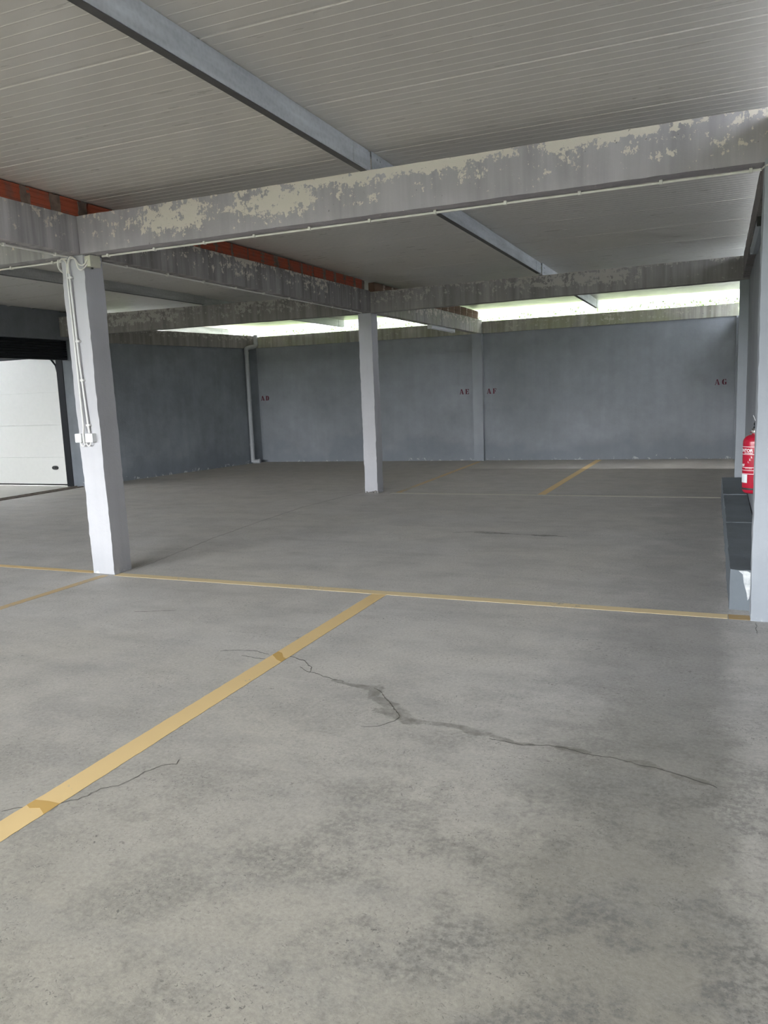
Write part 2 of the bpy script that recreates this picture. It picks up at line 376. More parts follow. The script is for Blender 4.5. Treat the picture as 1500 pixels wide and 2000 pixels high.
for q in ([(960, 1437, .010), (1010, 1453, .014), (1040, 1455, .010)], [(1090, 1460, .012), (1120, 1465, .022), (1150, 1470, .01)],
          [(1225, 1486, .012), (1262, 1494, .024), (1290, 1502, .012)], [(1318, 1514, .012), (1345, 1522, .026), (1380, 1530, .012)],
          [(930, 1040, .02), (960, 1041, .045), (990, 1042, .02)], [(1040, 1045, .02), (1062, 1046, .04), (1085, 1046, .02)],
          [(80, 1580, .006), (98, 1578, .02), (112, 1574, .006)]):
    q = [(*fl(a, b), r) for a, b, r in q]; seg += list(zip(q[:-1], q[1:]))
gx = np.unique(np.concatenate([np.arange(-16.4, -3.0, .25), np.arange(-3.0, .34, .013), np.array([.36, .50])]).round(4))
gy = np.unique(np.concatenate([np.arange(-6.5, 1.5, .25), np.arange(1.5, 4.6, .013), np.arange(4.6, 6.5, .15), np.arange(6.5, 9.5, .04), np.arange(9.5, 18.5, .25), np.array([18.5])]).round(4))
X, Y = np.meshgrid(gx, gy); st = np.zeros_like(X)
for a, b in seg:
    ax, ay, ar = a; bx, by, br = b; dx, dy = bx - ax, by - ay; L = dx * dx + dy * dy
    k = np.clip(((X - ax) * dx + (Y - ay) * dy) / L, 0, 1); d = np.hypot(X - ax - k * dx, Y - ay - k * dy); r = ar + (br - ar) * k
    st = np.maximum(st, np.clip(1.15 - d / (r * 2.2), 0, 1))
nx, ny = len(gx), len(gy)
co = np.stack([X, Y, np.zeros_like(X)], -1).reshape(-1, 3).astype('f4')
ii = (np.arange(ny - 1)[:, None] * nx + np.arange(nx - 1)[None, :]).reshape(-1)
fa = np.stack([ii, ii + 1, ii + nx + 1, ii + nx], -1).reshape(-1).astype('i4')
me = bpy.data.meshes.new('floor'); me.vertices.add(len(co)); me.vertices.foreach_set('co', co.reshape(-1))
me.loops.add(len(fa)); me.loops.foreach_set('vertex_index', fa)
me.polygons.add(len(ii)); me.polygons.foreach_set('loop_start', np.arange(0, len(fa), 4, dtype='i4')); me.polygons.foreach_set('loop_total', np.full(len(ii), 4, 'i4'))
at = me.attributes.new('stain', 'FLOAT', 'POINT'); at.data.foreach_set('value', st.reshape(-1).astype('f4'))
me.update(); me.validate(); me.materials.append(M['floor'])
floor = tag(link('floor', me), kind='structure')

def ribbon(pts, wd, z, rng, jit=.004, sub_=5):
    """a thin crack that wanders between the given floor points"""
    P = []
    for (a, b), (c_, d) in zip(pts[:-1], pts[1:]):
        n = max(2, int(math.hypot(c_ - a, d - b) / .02))
        for k in range(n):
            f_ = k / n; q_ = mnoise.noise_vector(Vector((a + (c_ - a) * f_, b + (d - b) * f_, 0)) * 9); P.append((a + (c_ - a) * f_ + rng.uniform(-jit, jit) + q_[0] * jit * 4, b + (d - b) * f_ + rng.uniform(-jit, jit) + q_[1] * jit * 4))
    P.append(pts[-1]); V = []; F = []
    for i, (x_, y_) in enumerate(P):
        p, q = P[max(0, i - 1)], P[min(len(P) - 1, i + 1)]; dx, dy = q[0] - p[0], q[1] - p[1]; L = math.hypot(dx, dy) + 1e-9
        h = wd * rng.uniform(.35, 1.0) * min(1, .25 + min(i, len(P) - 1 - i) / 6) / 2
        V += [(x_ - dy / L * h, y_ + dx / L * h, z), (x_ + dy / L * h, y_ - dx / L * h, z), (x_, y_, z - .004)]
    for i in range(len(P) - 1):
        a = 3 * i; F += [(a, a + 2, a + 5, a + 3), (a + 2, a + 1, a + 4, a + 5)]
    return V, F
rng = random.Random(4)
cr = [([(560, 1281), (575, 1284), (590, 1290), (600, 1300), (609, 1303), (606, 1312)], .006),
      ([(588, 1303), (600, 1312), (615, 1313), (630, 1322), (645, 1326), (672, 1331)], .006),
      ([(430, 1272), (470, 1269), (500, 1272), (525, 1279)], .004), ([(470, 1281), (500, 1285), (530, 1288)], .0035),
      ([(730, 1345), (745, 1352), (750, 1362), (765, 1378), (782, 1398), (768, 1410), (745, 1417), (705, 1419)], .004),
      ([(955, 1441), (1010, 1454), (1070, 1456), (1120, 1466), (1180, 1478), (1240, 1491), (1300, 1508), (1350, 1523), (1400, 1539)], .006),
      ([(0, 1587), (25, 1581), (48, 1577)], .008),
      ([(95, 1577), (150, 1563), (200, 1541), (230, 1536), (262, 1522), (282, 1508), (310, 1496), (345, 1491), (350, 1484)], .009),
      ([(885, 1040), (930, 1038), (1000, 1043), (1060, 1046), (1108, 1048)], .010),
      ([(262, 1194), (300, 1194), (345, 1192)], .005), ([(1477, 1215), (1476, 1226), (1479, 1238)], .004)]
for P, wd in cr:
    V, F = ribbon([fl(*p) for p in P], wd, .0012, rng); link('crack', mesh('crack', V, F, M['crack']), floor)
V, F = ribbon([(-5.22, 5.98), (-5.30, 6.6), (-5.45, 7.6), (-5.55, 8.76), (-5.62, 10.1), (-5.45, 11.9)], .010, .0012, rng, .003)
link('floor_joint', mesh('floor_joint', V, F, M['joint']), floor)

g = MB().box(-60, 60, -60, 80, -.30, -.20); tag(g.build('ground', M['ground']), kind='structure')
fs = MB().box(-16.4, .5, -6.5, 18.5, -.2, -.004); tag(fs.build('floor_slab', M['floor']), kind='structure')

# outside: wall added at right to cut skylight, trees and hedge beyond the gaps
tag(MB().box(1.6, 1.8, -14, 30, -.2, 9.0).build('wall_sky_blocker', M['wall']), kind='structure')
t = NT('foliage'); M['leaf'] = t.out(t.mix(t.noise(4, detail=4), (.045, .065, .028), (.12, .15, .065)), .6)
M['blocker_render'] = plain('grey_render', (.13, .132, .125), .85)
M['glass'] = plain('dark_window_glass', (.05, .06, .07), .1)
M['bark'] = plain('bark', (.10, .075, .05), .9, var=.3)
def tree_mesh(seed, h, rad, zb):
    r_ = random.Random(seed); b = MB(); n = 14; rings = 10; zc_ = (h + zb) / 2; hz = (h - zb) / 2
    for i in range(rings + 1):
        th = math.pi * i / rings
        for j in range(n):
            a = 2 * math.pi * j / n; p = Vector((math.sin(th) * math.cos(a), math.sin(th) * math.sin(a), math.cos(th)))
            q = 1 + .22 * mnoise.noise(p * 2.2 + Vector((seed, 0, 0)))
            b.v.append((p.x * rad * q * .9, p.y * rad * q * .9, zc_ + p.z * hz * .9 * q))
    for i in range(rings):
        for j in range(n):
            b.f.append((i * n + j, (i + 1) * n + j, (i + 1) * n + (j + 1) % n, i * n + (j + 1) % n))
    for i in range(2600):     # leaves standing off the crown
        th = math.acos(r_.uniform(-1, 1)); a = r_.uniform(0, 6.283); p = Vector((math.sin(th) * math.cos(a), math.sin(th) * math.sin(a), math.cos(th)))
        q = (1 + .22 * mnoise.noise(p * 2.2 + Vector((seed, 0, 0)))) * r_.uniform(.9, 1.06); c_ = Vector((p.x * rad * q, p.y * rad * q, zc_ + p.z * hz * q))
        u = Vector((r_.gauss(0, 1), r_.gauss(0, 1), r_.gauss(0, 1))).normalized(); v_ = u.orthogonal().normalized(); s_ = r_.uniform(.08, .17)
        b.add([c_ - u * s_, c_ + v_ * s_ * .45, c_ + u * s_, c_ - v_ * s_ * .45], [(0, 1, 2, 3)])
    return mesh('crown', b.v, b.f, M['leaf']), mesh('trunk', *(lambda q: (q.v, q.f))(MB().tube([(0, 0, 0), (.05, 0, zb * .6), (0, .05, zb + .8)], [.16, .13, .10], 10)), M['bark'])
tm = tree_mesh(1, 8.5, 1.75, 2.2)
t_ = thing('tree', (-15.5, 16.4, -.2), 'green tree outside the far left wall, beyond its bright slit', 'tree')
link('crown', tm[0], t_); link('trunk', tm[1], t_)
# hedge close behind the back wall, its ragged top just above the wall
V, F = rough_solid(c8(-14, 1.5, 19.3, 20.2, -.2, 3.27), (150, 4, 10), .10, 78, fr=1.6)
r_ = random.Random(8); b = MB(); b.add(V, F)
for i in range(2600):
    c_ = Vector((r_.uniform(-14, 1.5), r_.uniform(19.3, 20.2), 3.22 + r_.uniform(0, .16) + .08 * math.sin(i))); u = Vector((r_.gauss(0, 1), r_.gauss(0, 1), r_.gauss(0, 1))).normalized(); v_ = u.orthogonal().normalized()
    b.add([c_ - u * .05, c_ + v_ * .022, c_ + u * .05, c_ - v_ * .022], [(0, 1, 2, 3)])
tag(b.build('hedge', M['leaf'], None, (-5.5, 19.7, -.2)), 'green hedge glimpsed along the bottom of the bright gap above the back wall', 'hedge')
# house added beyond it to dim skylight through the back gap
bd = thing('sky_blocker', (-6, 23.4, -.2), 'house added behind the back wall to dim daylight through the gap', 'sky_blocker')
MB().box(-22, 9, 23.2, 30, -.2, 11.5).build('blocker_facade', M['blocker_render'], bd)
MB().box(-22.3, 9.3, 22.8, 30.3, 11.5, 11.8).build('blocker_slab', M['blocker_render'], bd)
for k in range(7):
    for zz_ in (5.0, 8.2): MB().rbox(-20 + k * 4.1, -18.7 + k * 4.1, 23.14, 23.22, zz_, zz_ + 1.5, .02).build('blocker_window', M['glass'], bd)
V, F = rough_solid(c8(-45, 30, -31.5, -29.5, -.2, 3.95), (90, 3, 8), .35, 77, fr=.8)  # hedge added out of view to cut off the low sky
tag(link('hedge', mesh('hedge', sub(V, (-8, -30, -.2)), F, M['leaf']), None, (-8, -30, -.2)), 'tall green hedge added unseen behind the camera to block low sky', 'hedge')

# walls
def wall(name, c, n, mat, seed, amp=.004, keep=None):
    V, F = rough_solid(c, n, amp, seed, fr=1.3, keep=keep); o = link(name, mesh(name, V, F, mat)); return tag(o, kind='structure')
wall('wall_front', c8(-12, .5, -6.62, -6.42, -.05, 1.9), (60, 1, 16), M['wall'], 4)
b0, b1 = wall_y(-10.9), wall_y(.33)
wall('wall_back', [(-10.95, b0, -.05), (.5, b1, -.05), (.5, b1 + .22, -.05), (-10.95, b0 + .22, -.05), (-10.95, b0, 2.9), (.5, b1, 2.9), (.5, b1 + .22, 2.9), (-10.95, b0 + .22, 2.9)], (90, 1, 24), M['wall'], 1)
wall('wall_right', c8(.33, .50, -6.4, 11.9, -.05, 2.94), (1, 120, 20), M['wall'], 2)
wall('wall_right_far', c8(.34, .50, 11.9, 18.3, -.05, 2.90), (1, 50, 20), M['wall'], 3)
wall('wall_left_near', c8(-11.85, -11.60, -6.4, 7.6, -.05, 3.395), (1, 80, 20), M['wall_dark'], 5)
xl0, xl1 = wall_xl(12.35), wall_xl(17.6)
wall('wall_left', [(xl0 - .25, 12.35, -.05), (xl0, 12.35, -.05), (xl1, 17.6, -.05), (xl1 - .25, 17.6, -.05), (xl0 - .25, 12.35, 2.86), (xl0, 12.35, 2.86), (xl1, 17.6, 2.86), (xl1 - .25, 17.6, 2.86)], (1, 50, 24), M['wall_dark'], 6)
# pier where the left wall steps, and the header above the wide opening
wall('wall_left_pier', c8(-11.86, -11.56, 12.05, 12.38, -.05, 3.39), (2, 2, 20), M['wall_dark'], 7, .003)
hd = MB(); ys = [7.6, 10.60, 10.63, 10.70, 10.73, 11.15, 11.17, 11.21, 11.23, 11.80, 11.83, 12.0, 12.05]
zs = [3.395, 3.395, 3.383, 3.383, 3.395, 3.395, 3.38, 3.38, 3.395, 3.395, 3.375, 3.372, 3.395]
for i in range(len(ys) - 1):
    hd.hexa([(-11.85, ys[i], 2.86), (-11.60, ys[i], 2.86), (-11.60, ys[i + 1], 2.86), (-11.85, ys[i + 1], 2.86), (-11.85, ys[i], zs[i]), (-11.60, ys[i], zs[i]), (-11.60, ys[i + 1], zs[i + 1]), (-11.85, ys[i + 1], zs[i + 1])])
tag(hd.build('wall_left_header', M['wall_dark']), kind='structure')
# lobby behind the opening
tag(MB().box(-16.4, -11.85, 5.4, 5.6, -.05, 2.95).build('wall_lobby_near', M['wall']), kind='structure')
tag(MB().box(-16.4, -16.2, 5.6, 12.4, -.05, 2.86).build('wall_lobby_left', M['wall']), kind='structure')
tag(MB().box(-16.4, -14.72, 12.25, 12.45, -.05, 2.95).build('wall_lobby_back', M['wall']), kind='structure')
tag(MB().box(-14.72, -11.86, 12.25, 12.45, 2.60, 2.95).build('wall_lobby_lintel', M['wall_dark']), kind='structure')
tag(MB().box(-15.9, -11.85, 5.4, 12.45, 2.95, 3.05).build('ceiling_lobby', M['wall_dark']), kind='structure')
V, F = rough_solid(c8(-16.2, -11.80, 5.6, 12.26, -.004, .006), (2, 2, 1), .0, 1)
tag(link('floor_lobby', mesh('floor_lobby', V, F, M['outer_floor'])), kind='structure')

# roof: insulated panels with fine ribs, running left to right
ceiling = bpy.data.objects.new('ceiling', None); C.objects.link(ceiling); tag(ceiling, kind='structure')
PW = 1.09
prof = [(0.0, .006), (.001, .006), (.005, -.0003), (.012, 0.0)]
for k in range(1, 12):
    yk = k * PW / 12
    prof += [(yk - .006, 0.0), (yk - .001, -.0017), (yk + .001, -.0017), (yk + .006, 0.0)]
prof += [(PW - .032, 0.0), (PW - .006, .0023), (PW - .004, .006), (PW, .006)]
V = []; F = []; x0, x1 = -11.95, .62; n = len(prof)
for (a, h) in prof: V += [(x0, a, h), (x1, a, h)]
V += [(x0, PW, .05), (x1, PW, .05), (x0, 0, .05), (x1, 0, .05)]
for i in range(n - 1): F.append((2 * i, 2 * i + 2, 2 * i + 3, 2 * i + 1))
k = 2 * n; F += [(k - 2, k, k + 1, k - 1), (k, k + 2, k + 3, k + 1), (k + 2, 0, 1, k + 3)]
F += [tuple([2 * i for i in range(n)][::-1] + [k + 2, k][::1]), tuple([2 * i + 1 for i in range(n)] + [k + 1, k + 3])]
pm = mesh('roof_panel', V, F, M['panel'])
yj = 7.97 - 8 * PW + .0
i = 0
for j in range(-6, 17):
    ya = 7.97 + (j - 8) * PW + .30 - .3
    if ya > 17.4: break
    if ya < -6.5: continue
    o = bpy.data.objects.new('roof_panel', pm); C.objects.link(o); o.parent = ceiling; o.location = (0, ya, ZC)

# ================================================================== BEAMS
def beam(c, n, mat, label, seed, amp=.004, name='concrete_beam'):
    V, F = rough_solid(c, n, amp, seed, fr=2.0); org = Vector(c[0])
    o = link(name, mesh(name, sub(V, org), F, mat), None, org); return tag(o, label, 'beam')
def xbeam(x0, x1, y, wd, zb0, zb1, zt0, zt1, y1=None):
    y1 = y if y1 is None else y1
    return [(x0, y, zb0), (x1, y1, zb1), (x1, y1 + wd, zb1), (x0, y + wd, zb0), (x0, y, zt0), (x1, y1, zt1), (x1, y1 + wd, zt1), (x0, y + wd, zt0)]
def ybeam(y0, y1, xa, xb, wd, zb0, zb1, zt0, zt1):    # xa, xb = right face at y0, y1
    return [(xa - wd, y0, zb0), (xa, y0, zb0), (xb, y1, zb1), (xb - wd, y1, zb1), (xa - wd, y0, zt0), (xa, y0, zt0), (xb, y1, zt1), (xb - wd, y1, zt1)]
B1 = beam(xbeam(-5.26, .45, 5.67, .15, 2.93, 2.93, 3.25, 3.245), (110, 2, 6), M['beam_front'], 'long grey concrete beam across the upper right, peeling to cream patches along its top', 11)
B1l = beam(xbeam(-11.6, -5.26, 5.67, .15, 2.93, 2.93, 3.25, 3.25), (80, 2, 6), M['beam_front_left'], 'grey concrete beam going left from the nearest column, half hidden behind another beam', 12)
BY1 = beam(ybeam(-6.2, 5.665, -5.26, -5.255, .15, 2.93, 2.93, 3.25, 3.25), (2, 110, 6), M['beam_aisle'], 'nearest lengthwise concrete beam at the left edge, under a row of red bricks', 13)
BY2 = beam(ybeam(5.825, 11.795, -5.25, -5.13, .15, 2.93, 2.90, 3.25, 3.22), (2, 110, 6), M['beam_aisle_mid'], 'streaked lengthwise concrete beam between the nearest column and the middle column', 14)
BY3 = beam(ybeam(11.96, 17.62, -5.12, -4.96, .15, 2.89, 2.865, 3.20, 3.16), (2, 90, 6), M['beam_aisle_far'], 'short stained lengthwise beam between the middle column and the back wall', 15)
B2 = beam(xbeam(-5.13, .40, 11.8, .15, 2.885, 2.92, 3.205, 3.225), (90, 2, 6), M['beam_middle'], 'dark peeling concrete beam right of the middle column, below the bright gap of sky', 16)
B2l = beam(xbeam(-11.7, -5.13, 11.8, .15, 2.91, 2.885, 3.28, 3.205), (90, 2, 6), M['beam_middle_left'], 'dim blotchy concrete beam left of the middle column', 17)
B3 = beam(xbeam(-4.95, .32, wall_y(-4.95) - .05, .24, 2.865, 2.895, 3.125, 3.14, wall_y(.32) - .05), (90, 2, 6), M['beam_back'], 'stained ring beam on top of the back wall, right half', 18)
B3l = beam(xbeam(-10.72, -4.96, wall_y(-10.7) - .05, .24, 2.855, 2.865, 3.125, 3.125, wall_y(-4.96) - .05), (90, 2, 6), M['beam_back'], 'greenish stained ring beam on top of the back wall, left half', 19)
beam(ybeam(-6.3, 5.665, .45, .45, .19, 2.95, 2.95, 3.20, 3.20), (2, 60, 4), M['beam_side'], 'concrete beam on the right wall in the nearest bay', 20)
beam(ybeam(5.825, 11.795, .45, .45, .20, 2.945, 2.94, 3.19, 3.24), (2, 60, 4), M['beam_side'], 'dark brown stained beam along the top of the right wall', 21)
xa, xb = wall_xl(12.39), wall_xl(17.3)
beam(ybeam(12.39, 17.3, xa + .045, xb + .045, .25, 2.84, 2.84, 3.15, 3.15), (2, 60, 4), M['beam_middle_left'], 'dark concrete beam on top of the far left wall', 22)

# ================================================================== COLUMNS
def column(c, mat, label, seed, amp=.006, n=(4, 4, 60)):
    V, F = rough_solid(c, n, amp, seed, fr=2.6); org = Vector(c[0]); org.z = 0
    # broken skirt at the foot
    o = link('concrete_column', mesh('concrete_column', sub(V, org), F, mat), None, org); return tag(o, label, 'column')
def col8(xa, xb, ya, yb, z1, dx=0, dy=0):
    return [(xa, ya, 0), (xb, ya, 0), (xb, yb, 0), (xa, yb, 0), (xa + dx, ya + dy, z1), (xb + dx, ya + dy, z1), (xb + dx, yb + dy, z1), (xa + dx, yb + dy, z1)]
C1 = column(col8(-5.51, -5.255, 5.74, 5.98, 2.93, 0, -.045), M['column'], 'pale grey square column nearest on the left, with conduits and switch boxes', 31, .007)
C2 = column(col8(-5.355, -5.13, 11.79, 12.03, 2.885), M['column'], 'pale grey square column standing free in the middle of the hall', 32, .008)
r_ = random.Random(3)
for i in range(7):
    cx_ = -5.33 + .032 * i + r_.uniform(-.01, .01); V, F = rough_solid(c8(cx_, cx_ + r_.uniform(.012, .03), 11.772, 11.80, 0, r_.uniform(.01, .045)), (2, 2, 2), .006, i, fr=30)
    link('broken_chip', mesh('broken_chip', sub(V, C2.location), F, M['joint']), C2)
yb_ = wall_y(-5.1)
C3 = column(col8(-5.18, -4.95, yb_ - .11, yb_ + .03, 2.86), M['pilaster'], 'grey pilaster on the back wall between the letters AE and AF', 33, .003)
R1 = column(col8(.225, .34, 5.67, 5.91, 2.945), M['column_right'], 'pale bluish column at the right edge, hiding half the fire extinguisher', 34, .005)
R2 = column(col8(.215, .36, 11.8, 12.05, 2.915), M['column_right'], 'narrow grey column on the right wall at the far end of the low ledge', 35, .004)
column(col8(.28, .36, 17.72, 17.92, 2.89), M['wall'], 'slim grey pilaster in the far right corner', 36, .003)

column(col8(-5.51, -5.255, -6.4, -6.15, 2.93), M['column'], 'pale grey column behind the camera at the open front', 37)
# ledge
led = thing('concrete_ledge', (.2, 5.93, 0), 'low dark grey concrete ledge of blocks along the right wall, behind the right-hand column', 'ledge')
def ledge_mat():
    m_ = painted('ledge_paint', (0.155, 0.175, 0.195), var=.14, base_wear=.15, streak=.02, flake=.0); return m_
M['ledge'] = ledge_mat()
for i, (a, b, xa) in enumerate(((5.93, 7.975, .092), (7.99, 9.98, .080), (9.995, 11.79, .062))):
    V, F = rough_solid([(xa, a, 0), (.320, a, 0), (.320, b, 0), (xa - .012, b, 0), (xa + .004, a + (.01 if i == 0 else 0), .29), (.320, a, .29), (.320, b, .287), (xa - .01, b, .287)], (6, 30, 5), .006, 40 + i, fr=3)
    link('block', mesh('block', sub(V, led.location), F, M['ledge']), led)
t = NT('lime_splash'); fs_ = t.noise(14, detail=7, rough=.7)
M['lime'] = t.out(t.mix(t.mr(fs_, .4, .6), (.40, .42, .44), (.64, .65, .65)), .9)
lp = [(.205, .285), (.235, .27), (.232, .17), (.222, .09), (.212, .075), (.205, .13), (.185, .20), (.178, .26), (.15, .285)]
V = [(a - led.location.x, 5.919 - led.location.y, b) for a, b in lp] + [(a - led.location.x, 5.935 - led.location.y, b) for a, b in lp]
n = len(lp); F = [tuple(range(n)), tuple(range(2 * n - 1, n - 1, -1))] + [(i, i + n, (i + 1) % n + n, (i + 1) % n) for i in range(n)]
tag(link('lime_splash', mesh('lime_splash', V, F, M['lime']), led), 'whitish splash on the end face')

# ================================================================== BRICK COURSES
def brick_mesh(L, H, D, bmat='brick'):
    # clay block lying lengthwise: shallow flutes in the visible face
    pr = [(0, 0), (0, H * .12), (-.004, H * .16), (-.004, H * .28), (0, H * .32), (0, H * .44), (-.004, H * .48), (-.004, H * .60), (0, H * .64), (0, H * .76), (-.004, H * .8), (-.004, H * .92), (0, H * .95), (-.004, H), (-D, H), (-D, 0)]
    n = len(pr); V = [(a, 0, b) for a, b in pr] + [(a, L, b) for a, b in pr]
    F = [(i, (i + 1) % n, (i + 1) % n + n, i + n) for i in range(n)] + [tuple(range(n))[::-1], tuple(range(n, 2 * n))]
    return mesh('brick', V, F, M[bmat])
def brick_row(y0, y1, xa, xb, z0, z1_, pitch, H, label, joint=.03, bmat='brick', mmat='mortar'):
    bt = thing('brick_course', ((xa + xb) / 2, (y0 + y1) / 2, min(z0, z1_)), label, 'bricks')
    bm_ = brick_mesh(pitch - joint, H, .11, bmat); r = random.Random(int(y0 * 10)); ang = math.atan2(-(xb - xa), y1 - y0)
    n = int((y1 - y0) / pitch)
    V = []; mo = MB()
    for i in range(n):
        ya = y0 + i * pitch; f_ = (ya - y0) / (y1 - y0); xx = xa + (xb - xa) * f_ - .012 + r.uniform(-.005, .004); zz = z0 + (z1_ - z0) * f_ + .004
        o = bpy.data.objects.new('brick', bm_); C.objects.link(o); o.parent = bt
        o.location = Vector((xx, ya, zz)) - bt.location; o.rotation_euler = (0, 0, ang + r.uniform(-.01, .01))
        # mortar bed blob smeared over each upright joint
        yj_ = ya + pitch - joint; w_ = r.uniform(.01, .05)
        V, F = rough_solid(c8(xx - .10, xx + .004, yj_ - w_, yj_ + joint + w_ * .8, zz - .004, zz + H - .005), (1, 3, 4), .008, i + y0, fr=14)
        q = mesh('mortar', sub(V, bt.location), F, M[mmat]); link('mortar', q, bt)
    return bt
brick_row(-.30, 5.80, -5.26, -5.255, 3.252, 3.252, .32, .138, 'orange red hollow bricks in a row above the nearest lengthwise beam, top left')
brick_row(5.84, 11.80, -5.25, -5.13, 3.25, 3.222, .32, .138, 'dull red bricks in a shadowed row above the lengthwise beam in the middle')
brick_row(11.98, 17.5, -5.12, -4.97, 3.20, 3.165, .39, .17, 'brown bricks with pale joints above the far lengthwise beam, beside the bright gap', .05, 'brick_brown', 'mortar_pale')

# ================================================================== PURLINS
def purlin(xf, y0, y1, label, dx=0.0, z0=3.25):
    """cold-formed C section, web towards +x, lips down-left"""
    o = thing('roof_purlin', (xf, (y0 + y1) / 2, z0), label, 'purlin')
    th = .004; H = ZC - z0 - .002; W = .055
    pr = [(0, 0), (0, H), (-W, H), (-W, H - .018), (-W + th, H - .018), (-W + th, H - th), (-th, H - th), (-th, th), (-W + th, th), (-W + th, .018), (-W, .018), (-W, 0)]
    n = len(pr); V = [(a, y0, z0 + b) for a, b in pr] + [(a, y1, z0 + b) for a, b in pr]; V = [(v[0] + xf, v[1], v[2]) for v in V]
    F = [(i, i + n, (i + 1) % n + n, (i + 1) % n) for i in range(n)]
    F += [(0, 1, 6, 7), (1, 2, 3, 4, 5, 6), (0, 7, 8, 9, 10, 11), (n, n + 7, n + 6, n + 1), (n + 1, n + 6, n + 5, n + 4, n + 3, n + 2), (n, n + 11, n + 10, n + 9, n + 8, n + 7)]
    b = MB(); b.add(V, F); b.build('channel', M['galvanised'], o)
    MB().box(xf - W, xf - .003, y0, y1, z0 - .003, z0 - .0004).build('underside_shade', M['flange_shade'], o)  # dark strip standing in for the shaded underside
    for yy in (y0 + .10, y0 + .16, y1 - .16, y1 - .10):
        for zz in (z0 + .04, z0 + .11):
            k = MB().tube([(xf, yy, zz), (xf + .006, yy, zz)], .007, 6); k.build('bolt', M['galvanised'], o)
    # splice plate
    k = MB().box(xf, xf + .005, y1 - .28, y1 + .02, z0 + .006, ZC - .012); k.build('splice_plate', M['galvanised'], o)
    return o
purlin(-2.45, -6.30, 5.70, 'near galvanised steel roof beam running from top left to the front concrete beam')
purlin(-2.44, 5.74, 11.84, 'galvanised steel roof beam in the middle bay on the right, bright on one side')
purlin(-2.42, 11.88, 17.70, 'far galvanised roof beam crossing the bright gap above the back wall, right side', z0=3.235)
purlin(-8.30, -6.30, 5.70, 'galvanised roof beam over the nearest bay on the left')
purlin(-8.30, 5.74, 11.84, 'dark steel roof beam seen behind the nearest column, left side', z0=3.262)
purlin(-8.38, 11.88, 17.60, 'far galvanised roof beam crossing the bright gap, left of the middle column', z0=3.235)

purlin(-11.74, 11.88, 17.70, 'pale galvanised edge beam of the roof above the far left wall', z0=3.235)

# ================================================================== CONDUITS
def conduit(pts, clips, label, mat='white_pvc', r=.0085, clipdir=(0, 0, 1)):
    o = thing('cable_conduit', pts[0], label, 'conduit')
    MB().tube(pts, r, 10).build('tube', M[mat], o, smooth=True)
    for c_ in clips:
        x_, y_, z_ = c_; d = Vector(clipdir)
        if abs(d.z) > .5:
            if abs(pts[-1][0] - pts[0][0]) > abs(pts[-1][1] - pts[0][1]): q = MB().rbox(x_ - .011, x_ + .011, y_ - .016, y_ + .016, z_ - .012, z_ + .016, .003)
            else: q = MB().rbox(x_ - .016, x_ + .016, y_ - .011, y_ + .011, z_ - .012, z_ + .016, .003)
        else: q = MB().rbox(x_ - .014, x_ + .016, y_ - .012, y_ + .012, z_ - .011, z_ + .011, .003)
        q.build('clip', M[mat], o)
    return o
zc = 2.914; yc = 5.795
conduit([(-5.12, yc, zc), (-3, yc + .003, zc), (-1, yc, zc), (.215, yc, zc)], [(x_, yc, zc) for x_ in (-5.05, -4.54, -4.02, -3.53, -3.02, -2.50, -1.97, -1.44, -.92, -.39, .15)], 'cream conduit clipped under the long front beam, right of the nearest column')
conduit([(-5.56, yc, zc), (-8, yc, zc), (-11.5, yc, zc)], [(-5.7 - .52 * i, yc, zc) for i in range(11)], 'cream conduit under the cross beam left of the nearest column, the lower of two')
conduit([(-5.375, 5.64, zc), (-5.375, 3, zc), (-5.375, -.3, zc)], [(-5.375, 5.5 - .55 * i, zc) for i in range(10)], 'cream conduit under the lengthwise beam at the left edge, the upper of two')
conduit([(-5.335, 6.0, zc), (-5.30, 8.9, zc - .013), (-5.25, 11.70, zc - .028)], [(-5.335 + .085 * (y_ - 6) / 5.7, y_, zc - .028 * (y_ - 6) / 5.7) for y_ in [6.35 + .62 * i for i in range(9)]], 'thin conduit under the lengthwise beam running from nearest to middle column')

def curve(p, n=8):
    """Catmull-Rom through the points"""
    P = [Vector(q) for q in p]; P = [P[0] * 2 - P[1]] + P + [P[-1] * 2 - P[-2]]; out = []
    for i in range(1, len(P) - 2):
        for k in range(n):
            s = k / n; a, b, c_, d = P[i - 1:i + 3]
            out.append(.5 * ((2 * b) + (c_ - a) * s + (2 * a - 5 * b + 4 * c_ - d) * s * s + (3 * b - a - 3 * c_ + d) * s ** 3))
    out.append(P[-2]); return out
def yf(z): return 5.74 - .045 * z / 2.93          # front face of the nearest column
